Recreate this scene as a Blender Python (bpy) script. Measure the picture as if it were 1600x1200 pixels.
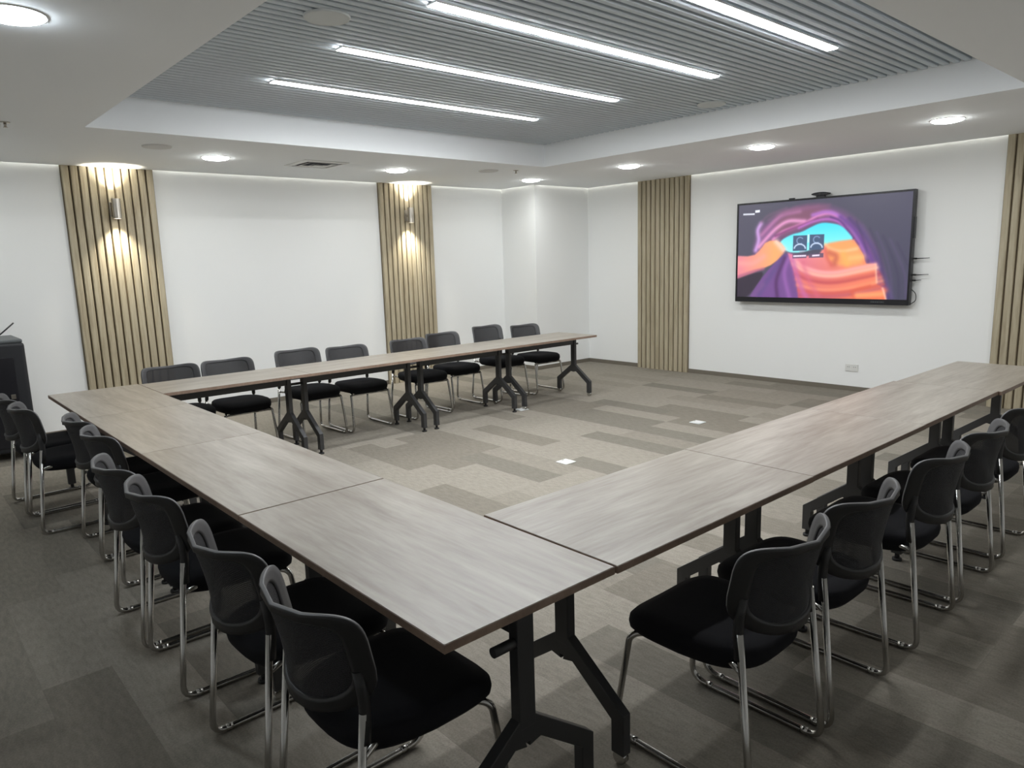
import bpy, bmesh, math, random
import numpy as np
from mathutils import Vector, Matrix

S = bpy.context.scene
for o in list(bpy.data.objects): bpy.data.objects.remove(o)
C = S.collection
R = math.radians

# ------------------------------------------------------------------ camera
CAM_H = 1.646
F_PX, YAW, PITCH, ROLL = 1120.9, R(48.509), R(-9.787), R(-1.7155)
cd = bpy.data.cameras.new('camera'); cam = bpy.data.objects.new('camera', cd); C.objects.link(cam)
cd.sensor_width = 36.0; cd.lens = F_PX / 1600 * 36.0; cd.clip_start = 0.02; cd.clip_end = 100
fw = Vector((math.cos(YAW) * math.cos(PITCH), math.sin(YAW) * math.cos(PITCH), math.sin(PITCH)))
rt = fw.cross(Vector((0, 0, 1))).normalized(); up = rt.cross(fw)
r2 = math.cos(ROLL) * rt + math.sin(ROLL) * up
u2 = -math.sin(ROLL) * rt + math.cos(ROLL) * up
cam.matrix_world = Matrix(((r2.x, u2.x, -fw.x, 0), (r2.y, u2.y, -fw.y, 0), (r2.z, u2.z, -fw.z, CAM_H), (0, 0, 0, 1)))
S.camera = cam

# ------------------------------------------------------------------ world, exposure, lamp levels
w = bpy.data.worlds.new('world'); S.world = w; w.use_nodes = True
w.node_tree.nodes['Background'].inputs[0].default_value = (0.8, 0.85, 0.9, 1)
w.node_tree.nodes['Background'].inputs[1].default_value = 0.02
S.view_settings.view_transform = 'Standard'; S.view_settings.look = 'None'
S.view_settings.exposure = 0.0; S.view_settings.gamma = 1.0; S.view_settings.use_curve_mapping = False
E_LINE, E_DOWN, E_COVE, E_SCREEN = 69.0, 78.0, 10.0, 1.15
P_SCONCE = 110.0

# ------------------------------------------------------------------ materials
def mat(name, col, rough=0.5, metal=0.0, spec=0.5):
    m = bpy.data.materials.new(name); m.use_nodes = True
    b = m.node_tree.nodes['Principled BSDF']
    b.inputs['Base Color'].default_value = (*col, 1); b.inputs['Roughness'].default_value = rough
    b.inputs['Metallic'].default_value = metal; b.inputs['Specular IOR Level'].default_value = spec
    return m
def nodes(m): return m.node_tree.nodes, m.node_tree.links, m.node_tree.nodes['Principled BSDF']
def emit(name, col, strength):
    m = bpy.data.materials.new(name); m.use_nodes = True
    n, l, b = nodes(m)
    b.inputs['Base Color'].default_value = (*col, 1)
    b.inputs['Emission Color'].default_value = (*col, 1); b.inputs['Emission Strength'].default_value = strength
    return m
def noise_bump(m, scale, strength, dist=0.002, detail=3):
    n, l, b = nodes(m)
    tc = n.new('ShaderNodeTexCoord'); t = n.new('ShaderNodeTexNoise'); t.inputs['Scale'].default_value = scale
    t.inputs['Detail'].default_value = detail
    bp = n.new('ShaderNodeBump'); bp.inputs['Strength'].default_value = strength; bp.inputs['Distance'].default_value = dist
    l.new(tc.outputs['Object'], t.inputs['Vector']); l.new(t.outputs['Fac'], bp.inputs['Height']); l.new(bp.outputs['Normal'], b.inputs['Normal'])
def wood(name, cols, rough, stretch, scale, spec=0.4, rnd=True, bands=6.0):
    """long-grained wood: noise squeezed across the grain (stretch = scale vector), several tones"""
    m = mat(name, cols[0], rough, 0, spec); n, l, b = nodes(m)
    tc = n.new('ShaderNodeTexCoord'); mp = n.new('ShaderNodeMapping'); mp.inputs['Scale'].default_value = stretch
    l.new(tc.outputs['Object'], mp.inputs['Vector'])
    vec = mp.outputs['Vector']
    if rnd:
        oi = n.new('ShaderNodeObjectInfo'); ad = n.new('ShaderNodeVectorMath'); ad.operation = 'ADD'
        mu = n.new('ShaderNodeMath'); mu.operation = 'MULTIPLY'; mu.inputs[1].default_value = 37.0
        l.new(oi.outputs['Random'], mu.inputs[0]); l.new(vec, ad.inputs[0]); l.new(mu.outputs[0], ad.inputs[1]); vec = ad.outputs[0]
    t1 = n.new('ShaderNodeTexNoise'); t1.inputs['Scale'].default_value = scale; t1.inputs['Detail'].default_value = 6; t1.inputs['Roughness'].default_value = .62
    t1.inputs['Distortion'].default_value = .6
    t2 = n.new('ShaderNodeTexNoise'); t2.inputs['Scale'].default_value = scale * bands; t2.inputs['Detail'].default_value = 2
    l.new(vec, t1.inputs['Vector']); l.new(vec, t2.inputs['Vector'])
    mx = n.new('ShaderNodeMix'); mx.inputs['Factor'].default_value = .3
    l.new(t1.outputs['Fac'], mx.inputs['A']); l.new(t2.outputs['Fac'], mx.inputs['B'])
    cr = n.new('ShaderNodeValToRGB'); e = cr.color_ramp.elements
    e[0].position = .33; e[0].color = (*cols[0], 1); e[1].position = .68; e[1].color = (*cols[2], 1)
    k = e.new(.5); k.color = (*cols[1], 1)
    l.new(mx.outputs['Result'], cr.inputs['Fac']); l.new(cr.outputs['Color'], b.inputs['Base Color'])
    bp = n.new('ShaderNodeBump'); bp.inputs['Strength'].default_value = .12; bp.inputs['Distance'].default_value = .001
    l.new(t2.outputs['Fac'], bp.inputs['Height']); l.new(bp.outputs['Normal'], b.inputs['Normal'])
    return m

M = {}
M['wall'] = mat('wall_paint', (.88, .89, .89), .7, 0, .25); noise_bump(M['wall'], 60, .04)
M['ceil'] = mat('ceiling_paint', (.905, .93, .95), .75, 0, .2); noise_bump(M['ceil'], 50, .03)
M['slatc'] = mat('ceiling_slat_grey', (.59, .65, .70), .55, 0, .3)
M['slatback'] = mat('ceiling_slat_backing', (.13, .14, .15), .8)
M['base'] = mat('skirting', (.17, .15, .12), .8)
M['edge'] = wood('table_edge_brown', ((.20, .135, .10), (.25, .175, .13), (.30, .215, .165)), .5, (1, 1, 1), 12)
M['lam'] = wood('table_laminate', ((.225, .192, .156), (.305, .272, .230), (.385, .355, .308)), .36, (.7, 6.0, 1), 2.0, .45, True, 5)
M['oak'] = wood('panel_oak', ((.30, .25, .17), (.42, .365, .26), (.50, .45, .335)), .5, (9, 9, .55), 2.5, .35, True, 4)
M['oakback'] = mat('panel_backing', (.15, .115, .072), .8)
M['steel'] = mat('dark_grey_steel', (.035, .035, .036), .42, .0, .5)
M['chrome'] = mat('chrome', (.50, .49, .47), .2, 1.0)
M['plastic'] = mat('black_plastic', (.013, .013, .014), .42, 0, .5); noise_bump(M['plastic'], 300, .15, .0006)
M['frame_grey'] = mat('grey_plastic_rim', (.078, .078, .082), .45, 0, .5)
M['fabric'] = mat('black_seat_fabric', (.012, .012, .014), .95, 0, .15); noise_bump(M['fabric'], 500, .3, .001)
M['rubber'] = mat('black_rubber', (.015, .015, .015), .7)
M['cab'] = mat('cabinet_black', (.022, .023, .027), .5, 0, .4)
M['cabtop'] = mat('cabinet_grey_lid', (.10, .11, .115), .5)
M['tvb'] = mat('tv_black', (.012, .012, .016), .3, 0, .5)
M['white'] = mat('white_plastic', (.72, .72, .70), .4)
M['greyp'] = mat('grey_plastic', (.62, .65, .65), .6)
M['soff'] = mat('speaker_grille_white', (.70, .70, .69), .7)
M['nickel'] = mat('brushed_nickel', (.46, .43, .38), .3, 1.0)
M['ventd'] = mat('vent_dark', (.05, .05, .07), .8)
M['line'] = emit('linear_diffuser', (.965, .985, 1.0), E_LINE)
M['down'] = emit('downlight_diffuser', (.975, 1.0, .975), E_DOWN)
M['down_cool'] = emit('downlight_cool_diffuser', (.84, .93, 1.0), E_DOWN)
M['cove'] = emit('cove_strip', (1.0, .97, .86), E_COVE)
M['lens'] = emit('sconce_lens', (1.0, .93, .78), 14.0)

def mesh_fabric():
    m = mat('back_mesh', (.030, .030, .034), .6, 0, .35); n, l, b = nodes(m)
    out = n['Material Output']; tr = n.new('ShaderNodeBsdfTransparent'); mx = n.new('ShaderNodeMixShader')
    tc = n.new('ShaderNodeTexCoord'); ck = n.new('ShaderNodeTexChecker'); ck.inputs['Scale'].default_value = 420
    mr = n.new('ShaderNodeMapRange'); mr.inputs['To Min'].default_value = .66; mr.inputs['To Max'].default_value = .92
    l.new(tc.outputs['Object'], ck.inputs['Vector']); l.new(ck.outputs['Fac'], mr.inputs['Value'])
    l.new(mr.outputs['Result'], mx.inputs['Fac']); l.new(tr.outputs[0], mx.inputs[1]); l.new(b.outputs[0], mx.inputs[2])
    l.new(mx.outputs[0], out.inputs['Surface'])
    return m
M['mesh'] = mesh_fabric()

def carpet(name, col):
    m = mat(name, col, .95, 0, .08); n, l, b = nodes(m)
    g = n.new('ShaderNodeNewGeometry'); mp = n.new('ShaderNodeMapping'); mp.inputs['Scale'].default_value = (34, 9, 1)
    l.new(g.outputs['Position'], mp.inputs['Vector'])
    t1 = n.new('ShaderNodeTexNoise'); t1.inputs['Scale'].default_value = 1.6; t1.inputs['Detail'].default_value = 3
    t2 = n.new('ShaderNodeTexNoise'); t2.inputs['Scale'].default_value = 130; t2.inputs['Detail'].default_value = 2
    l.new(mp.outputs['Vector'], t1.inputs['Vector']); l.new(g.outputs['Position'], t2.inputs['Vector'])
    mx = n.new('ShaderNodeMix'); mx.inputs['Factor'].default_value = .5
    l.new(t1.outputs['Fac'], mx.inputs['A']); l.new(t2.outputs['Fac'], mx.inputs['B'])
    cr = n.new('ShaderNodeValToRGB'); e = cr.color_ramp.elements
    e[0].position = .3; e[0].color = (*[c * .78 for c in col], 1); e[1].position = .7; e[1].color = (*[min(1, c * 1.22) for c in col], 1)
    l.new(mx.outputs['Result'], cr.inputs['Fac']); l.new(cr.outputs['Color'], b.inputs['Base Color'])
    bp = n.new('ShaderNodeBump'); bp.inputs['Strength'].default_value = .35; bp.inputs['Distance'].default_value = .003
    l.new(t2.outputs['Fac'], bp.inputs['Height']); l.new(bp.outputs['Normal'], b.inputs['Normal'])
    return m
CARP = [carpet('carpet_light', (.272, .249, .212)), carpet('carpet_mid', (.246, .225, .190)),
        carpet('carpet_dark', (.206, .187, .156)), carpet('carpet_deep', (.192, .177, .149))]

# ------------------------------------------------------------------ mesh helpers
class MB:
    def __init__(s): s.v = []; s.f = []; s.sm = []
    def add(s, vs, fs, smooth=False):
        k = len(s.v); s.v += [tuple(p) for p in vs]
        for f in fs: s.f.append(tuple(i + k for i in f)); s.sm.append(smooth)
        return s
    def box(s, a, b):
        x0, y0, z0 = a; x1, y1, z1 = b
        v = [(x0, y0, z0), (x1, y0, z0), (x1, y1, z0), (x0, y1, z0), (x0, y0, z1), (x1, y0, z1), (x1, y1, z1), (x0, y1, z1)]
        return s.add(v, [(3, 2, 1, 0), (4, 5, 6, 7), (0, 1, 5, 4), (1, 2, 6, 5), (2, 3, 7, 6), (3, 0, 4, 7)])
    def cyl(s, p, q, r, n=16, r2=None, cap=True):
        p = Vector(p); q = Vector(q); d = (q - p).normalized(); r2 = r if r2 is None else r2
        a = d.orthogonal().normalized(); b = d.cross(a)
        v = []
        for c, rr in ((p, r), (q, r2)):
            for i in range(n):
                t = 2 * math.pi * i / n; v.append(c + (a * math.cos(t) + b * math.sin(t)) * rr)
        k = len(s.v); s.add(v, [(i, (i + 1) % n, n + (i + 1) % n, n + i) for i in range(n)], True)
        if cap: s.f += [tuple(k + i for i in reversed(range(n))), tuple(k + n + i for i in range(n))]; s.sm += [False, False]
        return s
    def tube(s, path, r, n=10):
        P = [Vector(p) for p in path]; m = len(P); v = []
        a = None
        for i, p in enumerate(P):
            d = (P[min(i + 1, m - 1)] - P[max(i - 1, 0)]).normalized()
            a = d.orthogonal().normalized() if a is None else (a - d * a.dot(d)).normalized()
            b = d.cross(a)
            for j in range(n):
                t = 2 * math.pi * j / n; v.append(p + (a * math.cos(t) + b * math.sin(t)) * r)
        f = [(i * n + j, i * n + (j + 1) % n, (i + 1) * n + (j + 1) % n, (i + 1) * n + j) for i in range(m - 1) for j in range(n)]
        k = len(s.v); s.add(v, f, True)
        s.f += [tuple(k + j for j in reversed(range(n))), tuple(k + (m - 1) * n + j for j in range(n))]; s.sm += [False, False]
        return s
    def prism(s, poly, axis, a, b):
        """extrude a 2-D polygon (list of pairs) along axis 'x','y','z' from a to b"""
        def P(u, v, t): return {'x': (t, u, v), 'y': (u, t, v), 'z': (u, v, t)}[axis]
        n = len(poly); v = [P(u, q, a) for u, q in poly] + [P(u, q, b) for u, q in poly]
        return s.add(v, [tuple(range(n)), tuple(n + i for i in reversed(range(n)))] + [((i + 1) % n, i, n + i, n + (i + 1) % n) for i in range(n)])
    def build(s, name, m, parent=None, bevel=0, seg=2):
        me = bpy.data.meshes.new(name); me.from_pydata(s.v, [], s.f)
        me.polygons.foreach_set('use_smooth', s.sm)
        bm = bmesh.new(); bm.from_mesh(me); bmesh.ops.recalc_face_normals(bm, faces=bm.faces)
        if bevel:
            es = [e for e in bm.edges if len(e.link_faces) == 2 and e.calc_face_angle(0) > .6]
            bmesh.ops.bevel(bm, geom=es, offset=bevel, segments=seg, affect='EDGES', profile=.5)
        bm.to_mesh(me); bm.free(); me.update()
        me.materials.append(m)
        o = bpy.data.objects.new(name, me); C.objects.link(o)
        if parent: o.parent = parent
        return o
def fillet(pts, rad, seg=5):
    P = [Vector(p) for p in pts]; out = [P[0]]
    for i in range(1, len(P) - 1):
        r = rad[i] if isinstance(rad, dict) else rad
        a = (P[i - 1] - P[i]); b = (P[i + 1] - P[i]); t = min(r, a.length * .49, b.length * .49)
        s0 = P[i] + a.normalized() * t; s1 = P[i] + b.normalized() * t
        for k in range(seg + 1):
            u = k / seg; out.append(s0.lerp(P[i], u).lerp(P[i].lerp(s1, u), u))
    out.append(P[-1]); return out
def tag(o, label=None, cat=None, group=None, kind=None):
    if label: o['label'] = label
    if cat: o['category'] = cat
    if group: o['group'] = group
    if kind: o['kind'] = kind
    return o
def empty(name, loc=(0, 0, 0), rz=0):
    o = bpy.data.objects.new(name, None); C.objects.link(o); o.location = loc; o.rotation_euler = (0, 0, rz)
    o.empty_display_size = .1; return o
def copy_tree(o, parent=None):
    c = o.copy(); C.objects.link(c); c.parent = parent
    for ch in list(o.children): copy_tree(ch, c)
    return c

# ------------------------------------------------------------------ room shell
XW, YW, ZC = 8.56, 8.51, 2.71           # screen wall, left wall, soffit height
X0, Y0 = -1.9, -1.7                     # walls behind the camera
ZT = 3.02                               # slab above
def struct(name, mb, m, label, cat='structure', bevel=0):
    return tag(mb.build(name, m, None, bevel), label, cat, None, 'structure')
floor = struct('floor', MB().box((X0, Y0, -.12), (XW, YW, -.008)), M['base'], 'floor slab under taupe carpet planks', 'floor')
struct('wall_back', MB().box((XW, Y0 - .15, -.12), (XW + .15, YW + .15, ZT)), M['wall'], 'white wall that carries the screen', 'wall')
struct('wall_left', MB().box((X0 - .15, YW, -.12), (XW, YW + .15, ZT)), M['wall'], 'long white wall behind the far chair row', 'wall')
struct('wall_near', MB().box((X0 - .15, Y0 - .15, -.12), (X0, YW, ZT)), M['wall'], 'white wall behind the camera', 'wall')
struct('wall_right', MB().box((X0, Y0 - .15, -.12), (XW, Y0, ZT)), M['wall'], 'white wall behind the right chair row', 'wall')
CX, CY = 7.42, 7.77                     # boxed column in the far corner
struct('wall_corner', MB().box((CX, CY, -.006), (XW, YW, ZT)), M['wall'], 'white boxed column in the far corner', 'column')
BH, BT = .055, .012
struct('baseboard_left', MB().box((X0, YW - BT, 0), (CX, YW, BH)), M['base'], 'low taupe skirting along the left wall', 'baseboard')
struct('baseboard_corner', MB().box((CX - BT, CY - BT, 0), (CX, YW - BT, BH)).box((CX, CY - BT, 0), (XW - BT, CY, BH)), M['base'], 'low taupe skirting around the corner column', 'baseboard')
struct('baseboard_back', MB().box((XW - BT, Y0, 0), (XW, CY - BT, BH)), M['base'], 'low taupe skirting below the screen', 'baseboard')

# carpet planks: 0.25 x 1 m, running across the room
def cam_xy(P):
    v = Vector(P) - Vector((0, 0, CAM_H)); d = v.dot(fw)
    if d < .05: return None
    return 800 + F_PX * v.dot(r2) / d, 600 - F_PX * v.dot(u2) / d, d
rnd = random.Random(11)
PW, PL = .25, 1.0
cells = []
ncol = int(math.ceil((XW - X0) / PW))
prev = {}
for i in range(ncol):
    x0 = XW - (i + 1) * PW; x1 = x0 + PW; x0 = max(x0, X0)
    off = rnd.choice([0, .25, .5, .75]) + .05; y = Y0 - off; j = 0
    while y < YW:
        a, b = max(y, Y0), min(y + PL, YW); y += PL; j += 1
        if b - a < .03: continue
        t = rnd.random(); k = 0 if t < .40 else 1 if t < .62 else 2 if t < .86 else 3
        c = cam_xy(((x0 + x1) / 2, (a + b) / 2, 0)); vis = 0
        if c and -120 < c[0] < 1720 and 470 < c[1] < 1330: vis = 1 / c[2] ** 2
        cells.append((vis, x0, x1, a, b, k))
cells.sort(key=lambda c: -c[0])
cache = {}; rest = {k: MB() for k in range(4)}
GAP = .0002
for n_, (vis, x0, x1, a, b, k) in enumerate(cells):
    if vis > 0 and n_ < 295:
        key = (round(x1 - x0, 3), round(b - a, 3), k)
        if key not in cache:
            hx, hy = (x1 - x0) / 2 - GAP, (b - a) / 2 - GAP
            o = MB().box((-hx, -hy, -.008), (hx, hy, 0)).build('carpet_plank', CARP[k], floor); cache[key] = o.data
        else:
            o = bpy.data.objects.new('carpet_plank', cache[key]); C.objects.link(o); o.parent = floor
        o.location = ((x0 + x1) / 2, (a + b) / 2, 0)
    else: rest[k].box((x0 + GAP, a + GAP, -.008), (x1 - GAP, b - GAP, 0))
for k in rest:
    if rest[k].f: tag(rest[k].build('carpet_field', CARP[k], floor), kind='stuff')

# ceiling: flat soffit ring with a slatted tray in the middle, thin lit gap along the walls
TX0, TX1, TY0, TY1 = 1.365, 6.11, 1.47, 6.225
G = .03
cb = MB()
cb.box((X0, Y0, ZC), (TX0, YW - G, ZT)); cb.box((TX1, Y0, ZC), (XW - G, CY - G, ZT))
cb.box((TX0, Y0, ZC), (TX1, TY0, ZT)); cb.box((TX0, TY1, ZC), (TX1, YW - G, ZT)); cb.box((TX1, CY - G, ZC), (CX - G, YW - G, ZT))
ceiling = struct('ceiling', cb, M['ceil'], 'white plaster soffit around a recessed slatted tray', 'ceiling')
tag(MB().box((X0 - .15, Y0 - .15, ZT), (XW + .15, YW + .15, ZT + .12)).build('roof_slab', M['ceil'], ceiling))
SZ = 2.958                               # underside of the grey ceiling slats
MB().box((TX0, TY0, SZ + .032), (TX1, TY1, SZ + .04)).build('slat_backing', M['slatback'], ceiling)
NP = 66; pitch = (TY1 - TY0) / NP
sl = MB()
hw = pitch * .31
sl.prism([(-hw * .75, SZ), (hw * .75, SZ), (hw, SZ + .006), (hw, SZ + .032), (-hw, SZ + .032), (-hw, SZ + .006)], 'x', TX0 + .002, TX1 - .002)
slat0 = sl.build('ceiling_slat', M['slatc'], ceiling); slat0.location = (0, TY0 + pitch * .5, 0)
for i in range(1, NP):
    o = slat0.copy(); C.objects.link(o); o.parent = ceiling; o.location = (0, TY0 + pitch * (i + .5), 0)
# LED strips hidden in the gap between soffit and wall
def cove(name, a, b, label):
    tag(MB().box(a, b).build(name, M['cove']), label, 'light', 'light strips in the ceiling gap')
cove('cove_light_strip', (X0 + .05, YW - G - .001, 2.78), (CX - G, YW - G + .004, 2.795), 'warm light strip in the gap above the left wall')
cove('cove_light_strip', (XW - G - .001, Y0 + .05, 2.78), (XW - G + .004, CY - G, 2.795), 'warm light strip in the gap above the screen wall')
cove('cove_light_strip', (CX - G - .001, CY + .02, 2.78), (CX - G + .004, YW - .02, 2.795), 'warm light strip in the gap beside the corner column')
cove('cove_light_strip', (CX + .02, CY - G - .001, 2.78), (XW - .02, CY - G + .004, 2.795), 'warm light strip in the gap in front of the corner column')

# ------------------------------------------------------------------ wall slat panels
def slat_panel(x, y, rz, width, label, n=11):
    """stands on the floor against a wall; local +X along the wall, local -Y into the room"""
    t = empty('slat_panel', (x, y, 0), rz); tag(t, label, 'wall panel', 'oak slat wall panels')
    MB().box((-width / 2, -.012, .0), (width / 2, 0, ZC + .02)).build('backing', M['oakback'], t)
    p = width / n; h = p * .40
    prof = [(-h, -.012), (-h, -.034), (-h * .82, -.041), (h * .82, -.041), (h, -.034), (h, -.012)]
    s0 = MB().prism(prof, 'z', .001, ZC + .018).build('slat', M['oak'], t); s0.location = (-width / 2 + p / 2, 0, 0)
    for i in range(1, n):
        o = s0.copy(); C.objects.link(o); o.parent = t; o.location = (-width / 2 + p * (i + .5), 0, 0)
    return t
slat_panel(2.024, YW - .001, 0, .865, 'oak slat panel with a lit sconce, beside the black cabinet', 11)
slat_panel(5.667, YW - .001, 0, .865, 'oak slat panel with a lit sconce, behind the middle of the far chairs', 11)
slat_panel(XW - .001, 6.325, R(-90), .89, 'oak slat panel between the corner column and the screen', 11)
slat_panel(XW - .001, 1.775, R(-90), .87, 'oak slat panel to the right of the screen', 11)

def sconce(x, label):
    t = empty('wall_sconce', (x, YW - .042, 2.29)); tag(t, label, 'wall light', 'up and down sconces')
    MB().box((-.045, -.016, -.075), (.045, 0, .075)).build('back_plate', M['nickel'], t, .004)
    MB().cyl((0, -.012, 0), (0, -.06, 0), .016).build('arm', M['nickel'], t)
    body = MB()
    n = 32; ro, ri = .042, .036; v = []; f = []
    for z, r in ((-.10, ri), (-.10, ro), (.10, ro), (.10, ri)):
        for i in range(n): a = 2 * math.pi * i / n; v.append((r * math.cos(a), -.095 + r * math.sin(a), z))
    for k in range(4):
        for i in range(n): f.append((k * n + i, k * n + (i + 1) % n, ((k + 1) % 4) * n + (i + 1) % n, ((k + 1) % 4) * n + i))
    body.add(v, f, False).build('cylinder_shade', M['nickel'], t)
    for s in (-1, 1):
        MB().cyl((0, -.095, s * .088), (0, -.095, s * .092), .0355, 20).build('lens', M['lens'], t)
        ld = bpy.data.lights.new('sconce_beam', 'SPOT'); ld.energy = P_SCONCE; ld.color = (1, .93, .78); ld.spot_size = R(96); ld.spot_blend = 1.0; ld.shadow_soft_size = .03
        lo = bpy.data.objects.new('sconce_beam', ld); C.objects.link(lo); lo.parent = t; lo.location = (0, -.095, s * .096)
        lo.rotation_euler = (0 if s < 0 else math.pi, 0, 0)
sconce(2.035, 'nickel up-down wall sconce on the oak panel near the black cabinet')
sconce(5.66, 'nickel up-down wall sconce on the oak panel behind the far chairs')

# ------------------------------------------------------------------ ceiling fittings
def linear_light(y, label):
    t = empty('linear_light', (3.64, y, SZ)); tag(t, label, 'ceiling light', 'linear lights in the ceiling tray')
    MB().box((-1.29, -.04, -.012), (1.29, .04, 0)).build('housing', M['white'], t)
    n = 8; prof = [(-.04, -.0115)] + [(-.04 * math.cos(math.pi * i / n), -.0125 - .0045 * math.sin(math.pi * i / n)) for i in range(n + 1)] + [(.04, -.0115)]
    MB().prism(prof, 'x', -1.29, 1.29).build('diffuser', M['line'], t)
for y, l in ((5.13, 'white linear ceiling light closest to the left wall'), (4.15, 'second white linear ceiling light from the left wall'),
             (3.19, 'third white linear ceiling light from the left wall'), (2.31, 'white linear ceiling light farthest from the left wall, cut by the top edge')):
    linear_light(y, l)
def downlight(x, y, label, m='down'):
    t = empty('downlight', (x, y, ZC)); tag(t, label, 'ceiling light', 'round downlights in the soffit')
    n = 32; v = []; f = []
    for z, r in ((0, .131), (-.004, .130), (-.006, .126), (-.003, .121)):
        for i in range(n): a = 2 * math.pi * i / n; v.append((r * math.cos(a), r * math.sin(a), z))
    for k in range(3):
        for i in range(n): f.append((k * n + i, k * n + (i + 1) % n, (k + 1) * n + (i + 1) % n, (k + 1) * n + i))
    MB().add(v, f, True).build('trim_ring', M['white'], t)
    dv = [(0, 0, -.028)]; df = []
    for q in range(1, 6):
        a_ = q / 5 * math.pi / 2
        for i in range(n): b_ = 2 * math.pi * i / n; dv.append((.122 * math.sin(a_) * math.cos(b_), .122 * math.sin(a_) * math.sin(b_), -.004 - .024 * math.cos(a_)))
    df += [(0, 1 + i, 1 + (i + 1) % n) for i in range(n)]
    for q in range(4): df += [(1 + q * n + i, 1 + (q + 1) * n + i, 1 + (q + 1) * n + (i + 1) % n, 1 + q * n + (i + 1) % n) for i in range(n)]
    MB().add(dv, df, True).build('diffuser', M[m], t)
for x, y, l in ((2.69, 7.27, 'round downlight between the first oak panel and the ceiling vent'), (4.75, 7.27, 'round downlight in front of the second oak panel'),
                (6.91, 7.30, 'round downlight over the far corner column'), (6.97, 5.66, 'round downlight in front of the oak panel left of the screen'),
                (6.99, 3.96, 'round downlight above the left half of the screen'), (7.02, 2.27, 'round downlight above the right end of the screen wall'),
                (.62, 7.27, 'added round downlight, unseen outside the frame near the cabinet'), (7.02, .55, 'added round downlight, unseen outside the frame beyond the right oak panel')):  # these two are unseen, added to raise the room's brightness
    downlight(x, y, l)
downlight(.60, 3.73, 'round cool downlight cut by the top left corner of the picture', 'down_cool')

def round_speaker(x, y, z, r, m, label, dome=.012):
    t = empty('ceiling_speaker', (x, y, z)); tag(t, label, 'speaker', 'round ceiling speakers')
    n = 36; v = []; f = []
    prof = ((0, r), (-dome * .6, r * .99), (-dome, r * .955), (-dome * .8, r * .93))
    for zz, rr in prof:
        for i in range(n): a = 2 * math.pi * i / n; v.append((rr * math.cos(a), rr * math.sin(a), zz))
    for k in range(3):
        for i in range(n): f.append((k * n + i, k * n + (i + 1) % n, (k + 1) * n + (i + 1) % n, (k + 1) * n + i))
    MB().add(v, f, True).build('rim', M[m], t)
    MB().cyl((0, 0, -dome * .5), (0, 0, -dome * .82), r * .93, 36).build('grille', M[m], t)
round_speaker(2.03, 3.70, SZ, .125, 'greyp', 'round grey ceiling speaker on the slats at the near end of the tray')
round_speaker(5.80, 3.78, SZ, .125, 'greyp', 'round grey ceiling speaker on the slats at the screen end of the tray')
round_speaker(2.04, 6.85, ZC, .12, 'soff', 'round white ceiling speaker in the soffit near the first oak panel')
round_speaker(5.73, 6.79, ZC, .12, 'soff', 'round white ceiling speaker in the soffit near the corner column')
def sprinkler(x, y, label):
    t = empty('sprinkler', (x, y, ZC)); tag(t, label, 'sprinkler', 'ceiling sprinklers')
    MB().cyl((0, 0, 0), (0, 0, -.006), .034, 20, .028).build('escutcheon', M['nickel'], t)
    MB().cyl((0, 0, -.005), (0, 0, -.035), .009, 10).cyl((0, 0, -.035), (0, 0, -.038), .016, 12).build('head', M['nickel'], t)
sprinkler(6.02, 6.62, 'small metal sprinkler near the corner of the tray')
sprinkler(.885, 6.31, 'small metal sprinkler at the left edge of the picture')
def vent(x, y):
    t = empty('ceiling_vent', (x, y, ZC)); tag(t, 'square white ceiling air diffuser with dark louvres', 'air vent')
    MB().box((-.19, -.19, -.003), (.19, .19, -.001)).build('plenum', M['ventd'], t)
    for k, (r, z) in enumerate(((.25, -.002), (.155, -.012), (.09, -.022))):
        i_ = r - (.055 if k == 0 else .03); zi = z - (.008 if k == 0 else -.006)
        v = []
        for rr, zz in ((r, z), (i_, zi)):
            v += [(-rr, -rr, zz), (rr, -rr, zz), (rr, rr, zz), (-rr, rr, zz)]
        v += [(a, b, c - .003) for a, b, c in v]
        f = [(i, (i + 1) % 4, 4 + (i + 1) % 4, 4 + i) for i in range(4)] + [(8 + i, 12 + i, 12 + (i + 1) % 4, 8 + (i + 1) % 4) for i in range(4)] \
            + [(i, 8 + i, 8 + (i + 1) % 4, (i + 1) % 4) for i in range(4)] + [(4 + i, 4 + (i + 1) % 4, 12 + (i + 1) % 4, 12 + i) for i in range(4)]
        MB().add(v, f).build('louvre' if k else 'frame', M['white'], t)
    MB().box((-.05, -.05, -.026), (.05, .05, -.022)).build('louvre', M['white'], t)
vent(3.73, 7.23)

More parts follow.
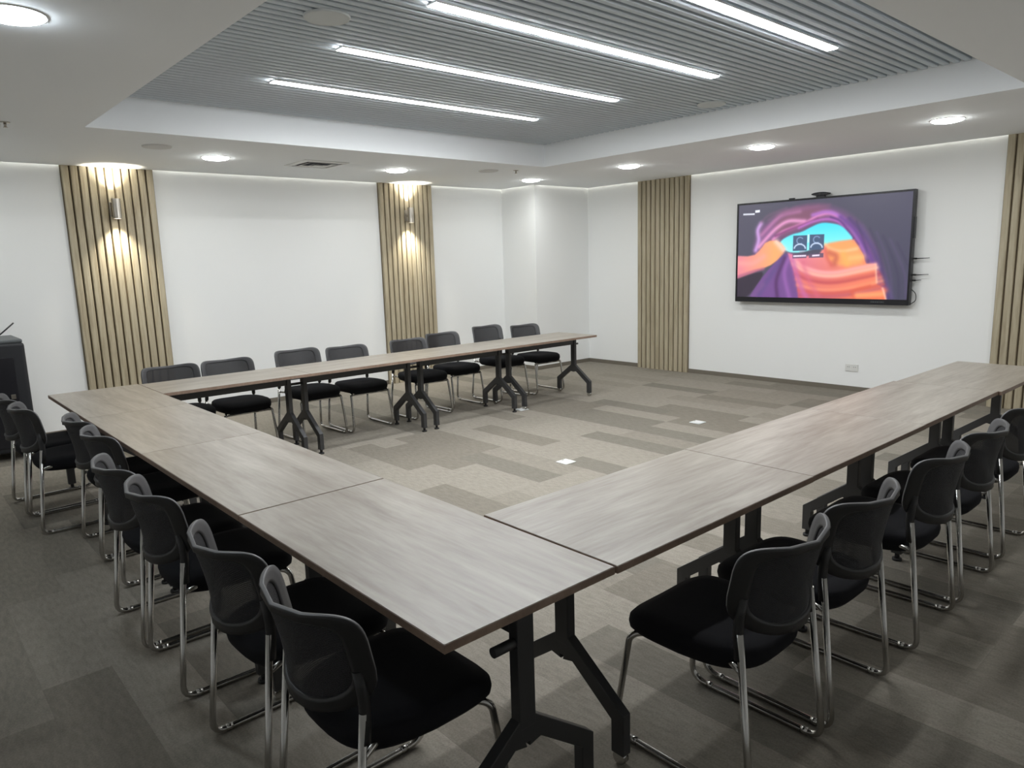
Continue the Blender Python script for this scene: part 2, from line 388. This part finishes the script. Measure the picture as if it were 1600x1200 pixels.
# ------------------------------------------------------------------ tables
TZ = .7385
def make_table(cx, cy, rz, L, W, label, casters=False, lever='out', inset=.075):
    t = empty('folding_table', (cx, cy, 0), rz); tag(t, label, 'table', 'flip-top tables set in a U')
    hx, hy = L / 2 - .0008, W / 2
    MB().box((-hx + .0015, -hy + .0015, TZ - .025), (hx - .0015, hy - .0015, TZ)).build('tabletop', M['lam'], t, .001, 1)
    eb = MB()
    e = .0015
    eb.box((-hx, -hy, TZ - .0245), (hx, -hy + e, TZ - .0018)).box((-hx, hy - e, TZ - .0245), (hx, hy, TZ - .0018))
    eb.box((-hx, -hy + e, TZ - .0245), (-hx + e, hy - e, TZ - .0018)).box((hx - e, -hy + e, TZ - .0245), (hx, hy - e, TZ - .0018))
    eb.build('edge_band', M['edge'], t)
    px = L / 2 - inset
    MB().box((-px + .02, -.02, TZ - .125), (px - .02, .02, TZ - .027)).build('beam', M['steel'], t, .003)
    for s in (-1, 1):
        lg = MB(); x = s * px; wx = .019
        # mounting plate, post, Y arms and feet as one welded frame
        lg.box((x - .03, -.22, TZ - .033), (x + .03, .22, TZ - .0255))
        lg.box((x - wx, -.031, .335), (x + wx, .031, TZ - .033))
        for q in (-1, 1):
            prof = [(q * .004, .275), (q * .031, .365), (q * .275, .185), (q * .275, .04), (q * .223, .04), (q * .223, .155), (q * .05, .285)]
            if q < 0: prof = prof[::-1]
            lg.prism(prof, 'x', x - wx * .99, x + wx * .99)
        lg.box((x - wx * .98, -.045, .29), (x + wx * .98, .045, .345))
        leg = lg.build('leg', M['steel'], t, .003)
        for q in (-1, 1):
            if casters:
                MB().cyl((x, q * .249, .04), (x, q * .249, .058), .016).cyl((x - .012, q * .249, .024), (x + .012, q * .249, .024), .024, 18).build('caster', M['chrome'], leg)
            else:
                MB().cyl((x, q * .249, 0), (x, q * .249, .012), .024, 16).cyl((x, q * .249, .012), (x, q * .249, .042), .012, 10).build('glide', M['rubber'], leg)
        if lever == 'out': MB().cyl((x, 0, .615), (x + s * .075, 0, .615), .012, 14).build('release_lever', M['steel'], leg)
        else: MB().cyl((x, 0, .60), (x, lever * .105, .60), .015, 14).build('release_lever', M['steel'], leg)
    return t
TW = .63
nb = [1.31, 2.605, 3.88, 5.13, 6.375]
nl = ['wood-look table at the near corner of the U, closest to the camera', 'second wood-look table of the near row, counted from the near corner',
      'third wood-look table of the near row, counted from the near corner', 'wood-look table at the far left corner of the U']
for i in range(4):
    make_table(.92 + TW / 2, (nb[i] + nb[i + 1]) / 2, R(90), nb[i + 1] - nb[i] - (.008 if i == 0 else 0), TW, nl[i], i == 0, 1)
rl = ['right row wood-look table butting against the near corner table', 'second wood-look table of the right row from the near corner',
      'third wood-look table of the right row from the near corner', 'last wood-look table of the right row, nearest the screen wall']
for i in range(4):
    make_table(1.558 + 1.231 * (i + .5), 1.622 - .004 * i + (-.022 if i == 3 else 0), R(-.3), 1.231, TW, rl[i], i == 0, 'out', .09)
ll = ['wood-look table of the far row next to the left corner table', 'second wood-look table of the far row from the left corner',
      'third wood-look table of the far row from the left corner', 'last wood-look table of the far row, nearest the column']
lb = [1.552, 2.745, 4.005, 5.205, 6.42]
for i in range(4):
    make_table((lb[i] + lb[i + 1]) / 2, 6.02, 0, lb[i + 1] - lb[i], TW, ll[i], i == 3)

# ------------------------------------------------------------------ chairs
def make_chair():
    """origin between the rear feet, facing local +Y"""
    t = empty('mesh_back_chair'); r = .0115
    for s in (-1, 1):
        path = fillet([(s * .218, .062, .55), (s * .230, .004, .0125), (s * .230, .53, .0125), (s * .212, .475, .385), (s * .17, .43, .393)],
                      {1: .055, 2: .075, 3: .04}, 6)
        fr = MB().tube(path, r).build('sled_leg', M['chrome'], t)
        for y in (.065, .44):
            MB().cyl((s * .230, y - .012, .0135), (s * .230, y + .012, .0135), .0133, 12).build('glide', M['chrome'], fr)
        # black sleeve joining post and backrest
        MB().tube(fillet([(s * .2185, .06, .468), (s * .214, .072, .56), (s * .205, .062, .66)], .05, 4), .016, 10).build('sleeve', M['plastic'], t)
    MB().tube([(-.212, .474, .375), (.212, .474, .375)], .0095).build('front_crossbar', M['chrome'], t)
    MB().tube(fillet([(-.221, .052, .43), (-.165, .14, .425), (.165, .14, .425), (.221, .052, .43)], .03, 4), .009).build('rear_crossbar', M['chrome'], t)
    # seat cushion: rounded outline, domed top, soft edge
    N = 48
    def outline(a):
        c, s_ = math.cos(a), math.sin(a); e = 2 / (4.8 if s_ > 0 else 3.2)
        x = math.copysign(abs(c) ** e, c); y = math.copysign(abs(s_) ** e, s_)
        return x * (.232 - .022 * (y < 0) * abs(y)), y * .242 + .278
    rings = [(.0, .388), (.78, .388), (.92, .396), (.985, .416), (1.0, .437), (.985, .454), (.93, .466), (.75, .472), (.45, .468), (.0, .466)]
    v = []; f = []
    for k, (q, z) in enumerate(rings):
        for i in range(N):
            x, y = outline(2 * math.pi * i / N); xx, yy = x * q, (y - .278) * q + .278
            zz = z - .022 * max(0, (yy - .40) / .12) ** 2 + .008 * (1 if z > .45 else 0) * (xx / .23) ** 2
            v.append((xx, yy, zz))
    for k in range(len(rings) - 1):
        for i in range(N): f.append((k * N + i, k * N + (i + 1) % N, (k + 1) * N + (i + 1) % N, (k + 1) * N + i))
    me = MB().add(v, f, True); me.build('seat', M['fabric'], t)
    # backrest shell: wings curve forward, top flares back
    ZB, ZTOP = .515, .815
    def surf(a, b):
        """a,b in [-1,1] -> point on the back surface"""
        wv = .243 - .036 * max(0, -b) ** 1.5
        x = a * wv; tz = (b + 1) / 2
        z = ZB + (ZTOP - ZB) * tz + .022 * (a * a) * max(0, b) - .008 * max(0, b) * (1 - a * a)
        cy = -.012 - .072 * max(0, tz - .25) ** 1.5
        y = cy + .112 * abs(a) ** 2.1
        return Vector((x, y, z))
    def normal(a, b):
        e = .02; du = surf(a + e, b) - surf(a - e, b); dv = surf(a, b + e) - surf(a, b - e)
        return du.cross(dv).normalized()          # points to -Y (rear)
    def oval(th, k):
        c, s_ = math.cos(th), math.sin(th)
        ex = 2 / (6.0 if s_ > 0 else 2.9)
        return math.copysign(abs(c) ** ex, c) * k[0], math.copysign(abs(s_) ** ex, s_) * k[1] + k[2]
    NA = 56
    OUT, INN = (1.0, 1.0, 0.0), (.81, .79, .045)
    prof = [(0, .004), (0, -.004), (.05, -.007), (.35, -.005), (.78, -.010), (1.0, -.006), (1.0, .004), (.78, .007), (.35, .005), (.05, .007)]
    v = []; f = []; npf = len(prof)
    for i in range(NA):
        th = 2 * math.pi * i / NA; a0, b0 = oval(th, OUT); a1, b1 = oval(th, INN)
        for q, d in prof:
            a, b = a0 + (a1 - a0) * q, b0 + (b1 - b0) * q
            v.append(surf(a, b) - normal(a, b) * d)
    for i in range(NA):
        for k in range(npf):
            f.append((i * npf + k, i * npf + (k + 1) % npf, ((i + 1) % NA) * npf + (k + 1) % npf, ((i + 1) % NA) * npf + k))
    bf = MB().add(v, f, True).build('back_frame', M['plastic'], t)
    bf.data.materials.append(M['frame_grey'])              # grey on the sitter's side and the rim, black behind
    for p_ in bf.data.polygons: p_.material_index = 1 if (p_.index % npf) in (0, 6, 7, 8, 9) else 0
    v = []; f = []; NR = 6
    for d in (.0015, -.0015):
        for k in range(NR + 1):
            for i in range(NA):
                a1, b1 = oval(2 * math.pi * i / NA, INN); q = k / NR * 1.03
                a, b = a1 * q, (b1 - .045) * q + .045
                v.append(surf(a, b) - normal(a, b) * d)
    base = (NR + 1) * NA
    for k in range(NR):
        for i in range(NA):
            q = (k * NA + i, k * NA + (i + 1) % NA, (k + 1) * NA + (i + 1) % NA, (k + 1) * NA + i)
            f.append(q); f.append(tuple(base + j for j in reversed(q)))
    MB().add(v, f, True).build('mesh_panel', M['mesh'], t)
    return t
chair0 = make_chair(); used = [False]
def chair(x, y, face, label, group, sz=1.0):
    o = chair0 if not used[0] else copy_tree(chair0); used[0] = True
    o.location = (x, y, 0); o.rotation_euler = (0, 0, face); o.scale = (1, 1, sz)
    return tag(o, label, 'chair', group)
k = 'black mesh-back chair'
ND = ['nearest to the camera at the near corner table', 'second from the camera along the near row', 'third from the camera along the near row',
      'fourth from the camera along the near row', 'fifth from the camera along the near row', 'sixth from the camera along the near row',
      'pulled out at the left corner table, seat showing', 'at the far left end of the near row, mostly hidden']
NY = [(.715, 1.690), (.705, 2.235), (.700, 2.995), (.690, 3.505), (.795, 4.27), (.80, 4.772), (.625, 5.50), (.60, 6.0)]
for i, (x, y) in enumerate(NY): chair(x, y, R(-90 + (0, 1, -1, 0, 0, 0, 0, 2)[i]), k + ', ' + ND[i], 'chairs of the near row')
RD = ['first of the right row, seat fully showing', 'second of the right row from the near corner', 'third of the right row from the near corner',
      'fourth of the right row from the near corner', 'fifth of the right row, cut by the right edge']
for i, (x, y) in enumerate([(1.985, .965), (2.515, .960), (3.255, .952), (3.825, .955), (4.515, .965)]):
    chair(x, y, R((0, -1, 1, 0, 0)[i]), k + ', ' + RD[i], 'chairs of the right row')
LD = ['first of the far row, in front of the oak panel', 'second of the far row from the left', 'third of the far row from the left', 'fourth of the far row from the left',
      'fifth of the far row, in front of the second oak panel', 'sixth of the far row from the left', 'seventh of the far row, slightly higher', 'last of the far row, closest to the column']
LP = [(1.897, 6.73, 0, 1), (2.399, 6.74, 0, 1), (3.105, 6.78, 2, 1.02), (3.635, 6.745, 0, 1), (4.40, 6.75, 0, 1), (4.94, 6.85, 1, 1.02), (5.58, 6.80, 3, 1.06), (6.20, 6.79, -1, 1.015)]
for i, (x, y, a, sz) in enumerate(LP): chair(x, y, R(180 + a), k + ', ' + LD[i], 'chairs of the far row', sz)

# ------------------------------------------------------------------ wall screen
TVX, TY_R, TY_L, TZB, TZT = 8.455, 2.99, 5.10, 1.03, 2.268
tv = empty('wall_display', (XW - .001, (TY_R + TY_L) / 2, TZB)); tag(tv, 'large black wall display showing a purple and orange canyon', 'screen')
HW, HH = (TY_L - TY_R) / 2, TZT - TZB
dx = TVX - (XW - .001)
MB().box((-.035, -.5, .25), (0, .5, .95)).build('wall_mount', M['steel'], tv)
MB().box((dx + .012, -HW, 0), (-.035, HW, HH)).build('body', M['tvb'], tv, .006)
bz = .022; bb = .062
be = MB()
be.box((dx - .006, -HW, 0), (dx + .013, HW, bb)).box((dx - .006, -HW, HH - bz), (dx + .013, HW, HH))
be.box((dx - .006, -HW, bb), (dx + .013, -HW + bz, HH - bz)).box((dx - .006, HW - bz, bb), (dx + .013, HW, HH - bz))
be.build('bezel', M['tvb'], tv)
MB().box((dx - .003, -HW - .012, .72), (dx + .05, -HW + .002, .95)).build('side_control_strip', M['tvb'], tv, .004)
for i, (a, b) in enumerate(((0, .012), (.018, .04), (.046, .06), (.066, .085), (.092, .1), (.106, .125), (.13, .14))):
    MB().box((dx - .0065, -HW + .40 - b, .026), (dx - .0055, -HW + .40 - a, .036)).build('badge_letter', M['cabtop'], tv)

# the picture on the display, painted cell by cell on a grid in picture space (u right, v down)
GW, GH = 336, 190
uu, vv = np.meshgrid((np.arange(GW) + .5) / GW, (np.arange(GH) + .5) / GH)
def UV(x, y):
    u = (x - 112) / 1250.0; top = 222 - 104 * u; bot = 888 + 18 * u
    return u, (y - top) / (bot - top)
def sdf(pts):
    P = np.array([UV(*p) for p in pts]); P[:, 0] *= 1.7
    X, Y = uu * 1.7, vv; d = np.full(X.shape, 9.0); ins = np.zeros(X.shape, bool)
    for i in range(len(P)):
        a, b = P[i], P[(i + 1) % len(P)]; e = b - a
        t = np.clip(((X - a[0]) * e[0] + (Y - a[1]) * e[1]) / (e @ e + 1e-12), 0, 1)
        d = np.minimum(d, np.hypot(X - a[0] - t * e[0], Y - a[1] - t * e[1]))
        c = ((a[1] > Y) != (b[1] > Y)) & (X < (b[0] - a[0]) * (Y - a[1]) / (b[1] - a[1] + 1e-12) + a[0]); ins ^= c
    return np.where(ins, d, -d)
def smooth(pts, it=2):
    for _ in range(it):
        o = []
        for i in range(len(pts)):
            a, b = pts[i], pts[(i + 1) % len(pts)]
            o += [(a[0] * .75 + b[0] * .25, a[1] * .75 + b[1] * .25), (a[0] * .25 + b[0] * .75, a[1] * .25 + b[1] * .75)]
        pts = o
    return pts
img = np.zeros((GH, GW, 3))
def col(*c): return np.array(c) / 255.0
def lay(mask, c):
    global img
    m = mask[..., None]; img = img * (1 - m) + c * m
def shape(pts, c, soft=.012, sm=2, alpha=1.0):
    d = sdf(smooth(pts, sm) if sm else pts); lay(np.clip(d / soft + .5, 0, 1) * alpha, c); return d
def curve(pts, n=8):
    P = [np.array(p, float) for p in pts]; P = [2 * P[0] - P[1]] + P + [2 * P[-1] - P[-2]]; o = []
    for i in range(1, len(P) - 2):
        for k in range(n):
            t = k / n; a, b, c, d = P[i - 1:i + 3]
            o.append(.5 * (2 * b + (c - a) * t + (2 * a - 5 * b + 4 * c - d) * t * t + (3 * b - a - 3 * c + d) * t ** 3))
    return o + [P[-2]]
def band(pts, width, c, alpha=1.0):
    pts = curve(pts, 5) if len(pts) > 2 else pts
    P = np.array([UV(*p) for p in pts]); P[:, 0] *= 1.7; X, Y = uu * 1.7, vv; d = np.full(X.shape, 9.0)
    for i in range(len(P) - 1):
        a, b = P[i], P[i + 1]; e = b - a
        t = np.clip(((X - a[0]) * e[0] + (Y - a[1]) * e[1]) / (e @ e + 1e-12), 0, 1)
        d = np.minimum(d, np.hypot(X - a[0] - t * e[0], Y - a[1] - t * e[1]))
    lay(np.exp(-(d / width) ** 2) * alpha, c)
g = (uu * .55 + vv * .2)[..., None]
img = col(84, 82, 98) * (1 - g) + col(66, 64, 86) * g
# purple folds of the arch
arch = [(250, 600), (255, 520), (280, 430), (300, 370), (380, 330), (470, 270), (620, 225), (760, 215), (900, 250), (1010, 330), (1090, 430), (1160, 560), (1200, 700), (1240, 905), (1100, 905), (1050, 640), (980, 470), (880, 350), (760, 345), (600, 410), (440, 470), (330, 500)]
shape(arch, col(124, 82, 128), .09)
shape([(430, 300), (620, 225), (800, 220), (820, 280), (640, 350), (480, 440), (400, 420)], col(128, 84, 108), .09)
for pts, wd, c, a in (
    ([(262, 545), (285, 470), (275, 400), (300, 350)], .024, col(204, 158, 222), .95),
    ([(290, 520), (350, 455), (430, 380), (520, 330), (640, 330)], .022, col(230, 156, 204), .9),
    ([(310, 430), (360, 380), (420, 320), (480, 280), (600, 255)], .024, col(190, 124, 172), .75),
    ([(400, 465), (470, 410), (560, 375), (660, 335), (740, 290), (830, 275), (920, 320)], .017, col(226, 140, 196), .9),
    ([(420, 440), (520, 395), (640, 350), (740, 310)], .012, col(120, 60, 110), .8),
    ([(600, 380), (700, 335), (800, 315), (880, 330), (940, 380)], .013, col(190, 110, 200), .85),
    ([(700, 285), (790, 262), (870, 280), (950, 350), (1010, 430), (1060, 520), (1100, 590)], .020, col(174, 112, 196), .9),
    ([(830, 300), (900, 330), (970, 420), (1030, 500)], .010, col(92, 50, 120), .9),
    ([(900, 300), (1000, 390), (1080, 520), (1140, 640), (1190, 790), (1215, 890)], .026, col(104, 66, 138), .9),
    ([(960, 310), (1060, 420), (1140, 560), (1200, 720), (1245, 890)], .020, col(80, 58, 112), .8),
    ([(1030, 360), (1130, 520), (1210, 720), (1270, 890)], .022, col(92, 76, 124), .5)):
    band(pts, wd, c, a)
# streaks in the dark rock on the right and at the upper left
for k_ in range(7):
    x = 1010 + 45 * k_
    band([(x, 330 + 26 * k_), (x + 70, 520 + 20 * k_), (x + 110, 740), (x + 120, 890)], .012, col(98, 80, 122) if k_ % 2 else col(58, 50, 80), .35)
for k_ in range(5):
    band([(300 + 60 * k_, 345 - 22 * k_), (360 + 70 * k_, 290 - 12 * k_), (500 + 80 * k_, 235 - 6 * k_)], .016, col(138, 92, 124), .35)
# sky
d = sdf(smooth([(450, 478), (545, 425), (620, 410), (690, 372), (760, 340), (830, 342), (905, 358), (955, 405), (1000, 462), (960, 480), (800, 500), (640, 560), (520, 560), (480, 520)], 2))
gs = np.clip((vv - .22) / .3, 0, 1)[..., None]
lay(np.clip(d / .008 + .5, 0, 1), col(66, 218, 236) * (1 - gs) + col(150, 244, 246) * gs)
# left sand wall
d = sdf(smooth([(60, 585), (240, 590), (300, 540), (350, 475), (450, 470), (515, 545), (420, 640), (300, 690), (60, 780)], 1))
q = np.clip((uu - .02) / .22, 0, 1)[..., None]
lay(np.clip(d / .012 + .5, 0, 1), col(232, 140, 150) * (1 - q) + col(252, 172, 112) * q)
band([(430, 480), (490, 540)], .03, col(255, 214, 200), .8); band([(130, 640), (240, 640), (330, 590)], .03, col(246, 168, 160), .6)
band([(100, 745), (250, 700), (330, 680)], .016, col(176, 96, 130), .8)
shape([(60, 770), (250, 712), (340, 700), (300, 780), (200, 900), (60, 920)], col(56, 48, 62), .02, 1)
# lower purple dune
shape([(200, 920), (300, 770), (400, 655), (520, 550), (600, 590), (700, 760), (720, 920)], col(116, 78, 140), .012, 1)
for pts, wd, c, a in (([(300, 870), (400, 720), (500, 580)], .03, col(98, 76, 132), .8), ([(450, 890), (440, 760), (500, 600)], .022, col(84, 50, 98), .85),
                      ([(545, 890), (500, 720), (530, 600)], .024, col(150, 98, 170), .8), ([(240, 890), (330, 800)], .03, col(120, 86, 138), .7)):
    band(pts, wd, c, a)
# big warm dune: pink on the left, orange on the right, with sagging folds
d = sdf([(520, 560), (620, 590), (760, 570), (800, 500), (900, 478), (1000, 462), (1060, 560), (1090, 640), (1150, 640), (1165, 790), (1220, 820), (1235, 930), (620, 930), (600, 800), (570, 690)])
q = np.clip((uu - .36) / .42, 0, 1)[..., None]; q2 = np.clip((vv - .55) / .45, 0, 1)[..., None]
lay(np.clip(d / .014 + .5, 0, 1), (col(226, 128, 156) * (1 - q) + col(246, 150, 104) * q) * (1 - q2) + (col(186, 84, 118) * (1 - q) + col(232, 112, 78) * q) * q2)
shape([(800, 495), (900, 476), (1005, 466), (1080, 630), (1000, 660), (880, 650), (810, 600)], col(246, 164, 100), .04, 1)
top = curve([(560, 600), (640, 660), (760, 700), (880, 705), (1000, 680), (1150, 645)], 4); bot = curve([(640, 930), (720, 925), (820, 925), (930, 915), (1080, 890), (1230, 850)], 4)
for i, (t, wd, c, al) in enumerate(((0.0, .020, (252, 176, 176), .8), (.12, .022, (250, 186, 168), .85), (.26, .016, (222, 110, 100), .7), (.36, .020, (188, 76, 84), .75), (.47, .022, (236, 128, 104), .7),
                                    (.60, .022, (248, 152, 116), .75), (.72, .018, (206, 92, 84), .75), (.84, .022, (176, 84, 112), .6), (.94, .024, (232, 122, 96), .6))):
    band([tuple(a_ * (1 - t) + b_ * t) for a_, b_ in zip(top, bot)][::2], wd, col(*c), al)
for pts, wd, c, a in (([(800, 500), (840, 530), (920, 548), (1020, 530)], .018, col(252, 192, 140), .9), ([(830, 560), (880, 585), (870, 640)], .034, col(196, 96, 80), .75),
                      ([(800, 530), (815, 590), (850, 650)], .02, col(214, 100, 90), .7), ([(930, 570), (960, 640)], .034, col(254, 176, 96), .8), ([(980, 600), (1060, 590)], .03, col(252, 190, 120), .7),
                      ([(560, 600), (590, 700), (640, 830), (680, 900)], .030, col(196, 108, 166), .7), ([(640, 640), (690, 760), (760, 880)], .03, col(214, 104, 130), .5),
                      ([(1020, 890), (1010, 845), (1120, 805)], .02, col(214, 94, 70), .6), ([(1040, 875), (1200, 865)], .028, col(252, 164, 108), .85),
                      ([(1152, 645), (1165, 780)], .008, col(255, 196, 166), .8), ([(1205, 820), (1230, 900)], .008, col(255, 206, 186), .8)):
    band(pts, wd, c, a)
ker = np.array([1, 4, 6, 4, 1]) / 16.0
for ax in (0, 1):
    pad = np.pad(img, [(2, 2) if ax == i else (0, 0) for i in range(3)], mode='edge')
    img = sum(w_ * np.take(pad, range(k_, k_ + img.shape[ax]), axis=ax) for k_, w_ in enumerate(ker))
# the two participant tiles, their captions and the small title at the top left
def rect(x0, y0, x1, y1, c, a=1.0): shape([(x0, y0), (x1, y0 - 4), (x1, y1 - 4), (x0, y1)], c, .006, 0, a)
for x0, y0, ly in ((560, 436, 0), (684, 428, -4)):
    rect(x0, y0, x0 + 106, y0 + 112, col(72, 92, 122))
    band([(x0 + 53 + 24 * math.cos(a), y0 + 36 + 24 * math.sin(a)) for a in np.linspace(R(60), R(320), 14)], .0055, col(150, 176, 216), .8)
    band([(x0 + 53 + 42 * math.cos(a), y0 + 96 + 34 * math.sin(a)) for a in np.linspace(R(188), R(352), 14)], .0075, col(214, 230, 255), .95)
    rect(x0, 570 + ly, x0 + 106, 602 + ly, col(92, 78, 104), .85)
rect(668, 428, 681, 488, col(200, 240, 250)); rect(566, 580, 662, 592, col(246, 232, 250)); rect(708, 576, 762, 588, col(246, 232, 250))
for x in range(574, 660, 13): rect(x, 578, x + 3, 594, col(150, 130, 160), .55)
for x in range(718, 760, 13): rect(x, 574, x + 3, 590, col(150, 130, 160), .55)
rect(612, 550, 648, 557, col(190, 150, 180), .7)
rect(150, 279, 246, 291, col(226, 230, 240)); rect(250, 254, 288, 272, col(232, 236, 246))
for x in range(160, 246, 12): rect(x, 276, x + 2.5, 294, col(120, 118, 134), .6)
lin = np.where(img <= .04045, img / 12.92, ((np.clip(img, 0, 1) + .055) / 1.055) ** 2.4)
SW0, SW1, SH0, SH1 = HW - bz, -HW + bz, HH - bz, bb
vx = [(dx, SW0 + (SW1 - SW0) * i / GW, SH0 + (SH1 - SH0) * j / GH) for j in range(GH + 1) for i in range(GW + 1)]
fc = [(j * (GW + 1) + i, (j + 1) * (GW + 1) + i, (j + 1) * (GW + 1) + i + 1, j * (GW + 1) + i + 1) for j in range(GH) for i in range(GW)]
me = bpy.data.meshes.new('screen'); me.from_pydata(vx, [], fc)
ca = me.color_attributes.new('picture', 'FLOAT_COLOR', 'CORNER')
cc = np.ones((GH * GW, 4, 4)); cc[:, :, :3] = lin.reshape(-1, 1, 3); ca.data.foreach_set('color', cc.ravel().astype(np.float32))
ms = bpy.data.materials.new('display_picture'); ms.use_nodes = True; n, l, b = nodes(ms)
at = n.new('ShaderNodeVertexColor'); at.layer_name = 'picture'
b.inputs['Base Color'].default_value = (.01, .01, .012, 1); b.inputs['Roughness'].default_value = .35
l.new(at.outputs['Color'], b.inputs['Emission Color']); b.inputs['Emission Strength'].default_value = E_SCREEN
me.materials.append(ms); so = bpy.data.objects.new('screen', me); C.objects.link(so); so.parent = tv

cb_ = empty('conference_camera', (TVX + .03, 4.03, TZT)); tag(cb_, 'small black conference camera on top of the wall display', 'camera')
MB().box((-.02, -.05, 0), (.02, .05, .018)).build('foot', M['tvb'], cb_)
cc_ = MB(); n_ = 20
pr = [(.105 * math.cos(2 * math.pi * i / n_) , .037 + .02 * math.sin(2 * math.pi * i / n_)) for i in range(n_)]
cc_.prism(pr, 'x', -.035, .03).build('body', M['tvb'], cb_, .004)
MB().cyl((-.034, 0, .037), (-.042, 0, .037), .012).build('lens', M['steel'], cb_)
rc = empty('display_sensor', (TVX + .02, 4.38, TZT)); tag(rc, 'tiny black sensor clip on the top edge of the display', 'sensor')
MB().box((-.012, -.035, 0), (.012, .035, .016)).build('clip', M['tvb'], rc, .003)
# leads and plugs at the right side of the display
def plug(z, ln, label):
    t = empty('display_plug', (TVX + .055, TY_R, z)); tag(t, label, 'plug', 'plugs at the side of the display')
    MB().box((-.012, -.035, -.009), (.012, -.0005, .009)).build('plug_body', M['rubber'], t, .003)
    MB().cyl((0, -.034, 0), (0, -ln, .004), .0055, 8, .003).build('lead', M['rubber'], t)
plug(1.535, .16, 'upper black plug sticking out of the right side of the display')
plug(1.36, .16, 'lower black plug sticking out of the right side of the display')
plug(1.30, .09, 'short black plug below the others at the right side of the display')
tag(MB().tube(fillet([(TVX + .06, TY_R - .001, 1.20), (TVX + .06, TY_R - .045, 1.16), (TVX + .06, TY_R - .05, 1.08), (TVX + .06, TY_R - .001, 1.045)], .03, 6), .004, 8).build('display_cable', M['rubber']),
    'thin dark cable looping beside the lower right corner of the display', 'cable')

# wall socket below the display
ws = empty('wall_socket', (XW, 3.606, .275)); tag(ws, 'white double wall socket below the display', 'socket')
MB().box((-.009, -.075, -.043), (0, .075, .043)).build('plate', M['white'], ws, .003)
for y in (-.036, .036):
    o = MB().box((-.011, y - .026, -.028), (-.009, y + .026, .028)).build('socket_face', M['white'], ws)
    MB().box((-.0118, y - .012, .004), (-.0108, y - .008, .016)).box((-.0118, y + .008, .004), (-.0118 + .001, y + .012, .016)).build('slot', M['rubber'], o)

# floor power boxes
def floor_box(x, y, a, label, white=True):
    t = empty('floor_power_box', (x, y, 0), a); tag(t, label, 'floor box', 'floor power boxes')
    MB().box((-.06, -.06, .0), (.06, .06, .006)).build('frame', M['white'] if white else M['greyp'], t, .002)
    MB().box((-.047, -.047, .006), (.047, .047, .009)).build('lid', M['white'] if white else M['soff'], t, .001)
    MB().box((-.012, .03, .009), (.012, .04, .0105)).build('latch', M['chrome'], t)
floor_box(4.09, 3.985, 0, 'bright floor power box in the middle of the carpet')
floor_box(5.27, 5.81, 0, 'floor power box beside the last table of the far row', False)
floor_box(5.99, 4.0, 0, 'floor power box closer to the display', False)

# ------------------------------------------------------------------ black cabinet at the left edge
cab = empty('equipment_cabinet', (.63, 7.98, 0)); tag(cab, 'black equipment cabinet on castors by the left wall', 'cabinet')
MB().box((-.355, -.31, .07), (.355, .31, 1.055)).build('body', M['cab'], cab, .03, 4)
MB().box((-.345, -.30, 1.048), (.345, .30, 1.085)).build('lid', M['cabtop'], cab, .014, 3)
dr = MB().box((-.30, -.322, .12), (.26, -.308, .93)).build('door', M['tvb'], cab, .006)
MB().box((.20, -.335, .56), (.235, -.321, .60)).build('latch', M['nickel'], dr, .003)
MB().box((-.16, -.325, .955), (.16, -.309, 1.02)).build('handle_recess', M['cab'], cab, .006)
for x in (-.28, .28):
    for y in (-.24, .24):
        MB().cyl((x - .014, y, .032), (x + .014, y, .032), .032, 18).box((x - .02, y - .02, .03), (x + .02, y + .02, .075)).build('castor', M['rubber'], cab)
rc = empty('wireless_receiver', (.80, 7.90, 1.086)); tag(rc, 'small dark wireless receiver with a slanted antenna on the black cabinet', 'receiver')
MB().box((-.17, -.07, 0), (.03, .07, .028)).build('body', M['tvb'], rc, .004)
MB().tube([(.02, -.02, .02), (.055, -.03, .05), (.15, -.05, .135)], .0065, 8).build('antenna', M['tvb'], rc)
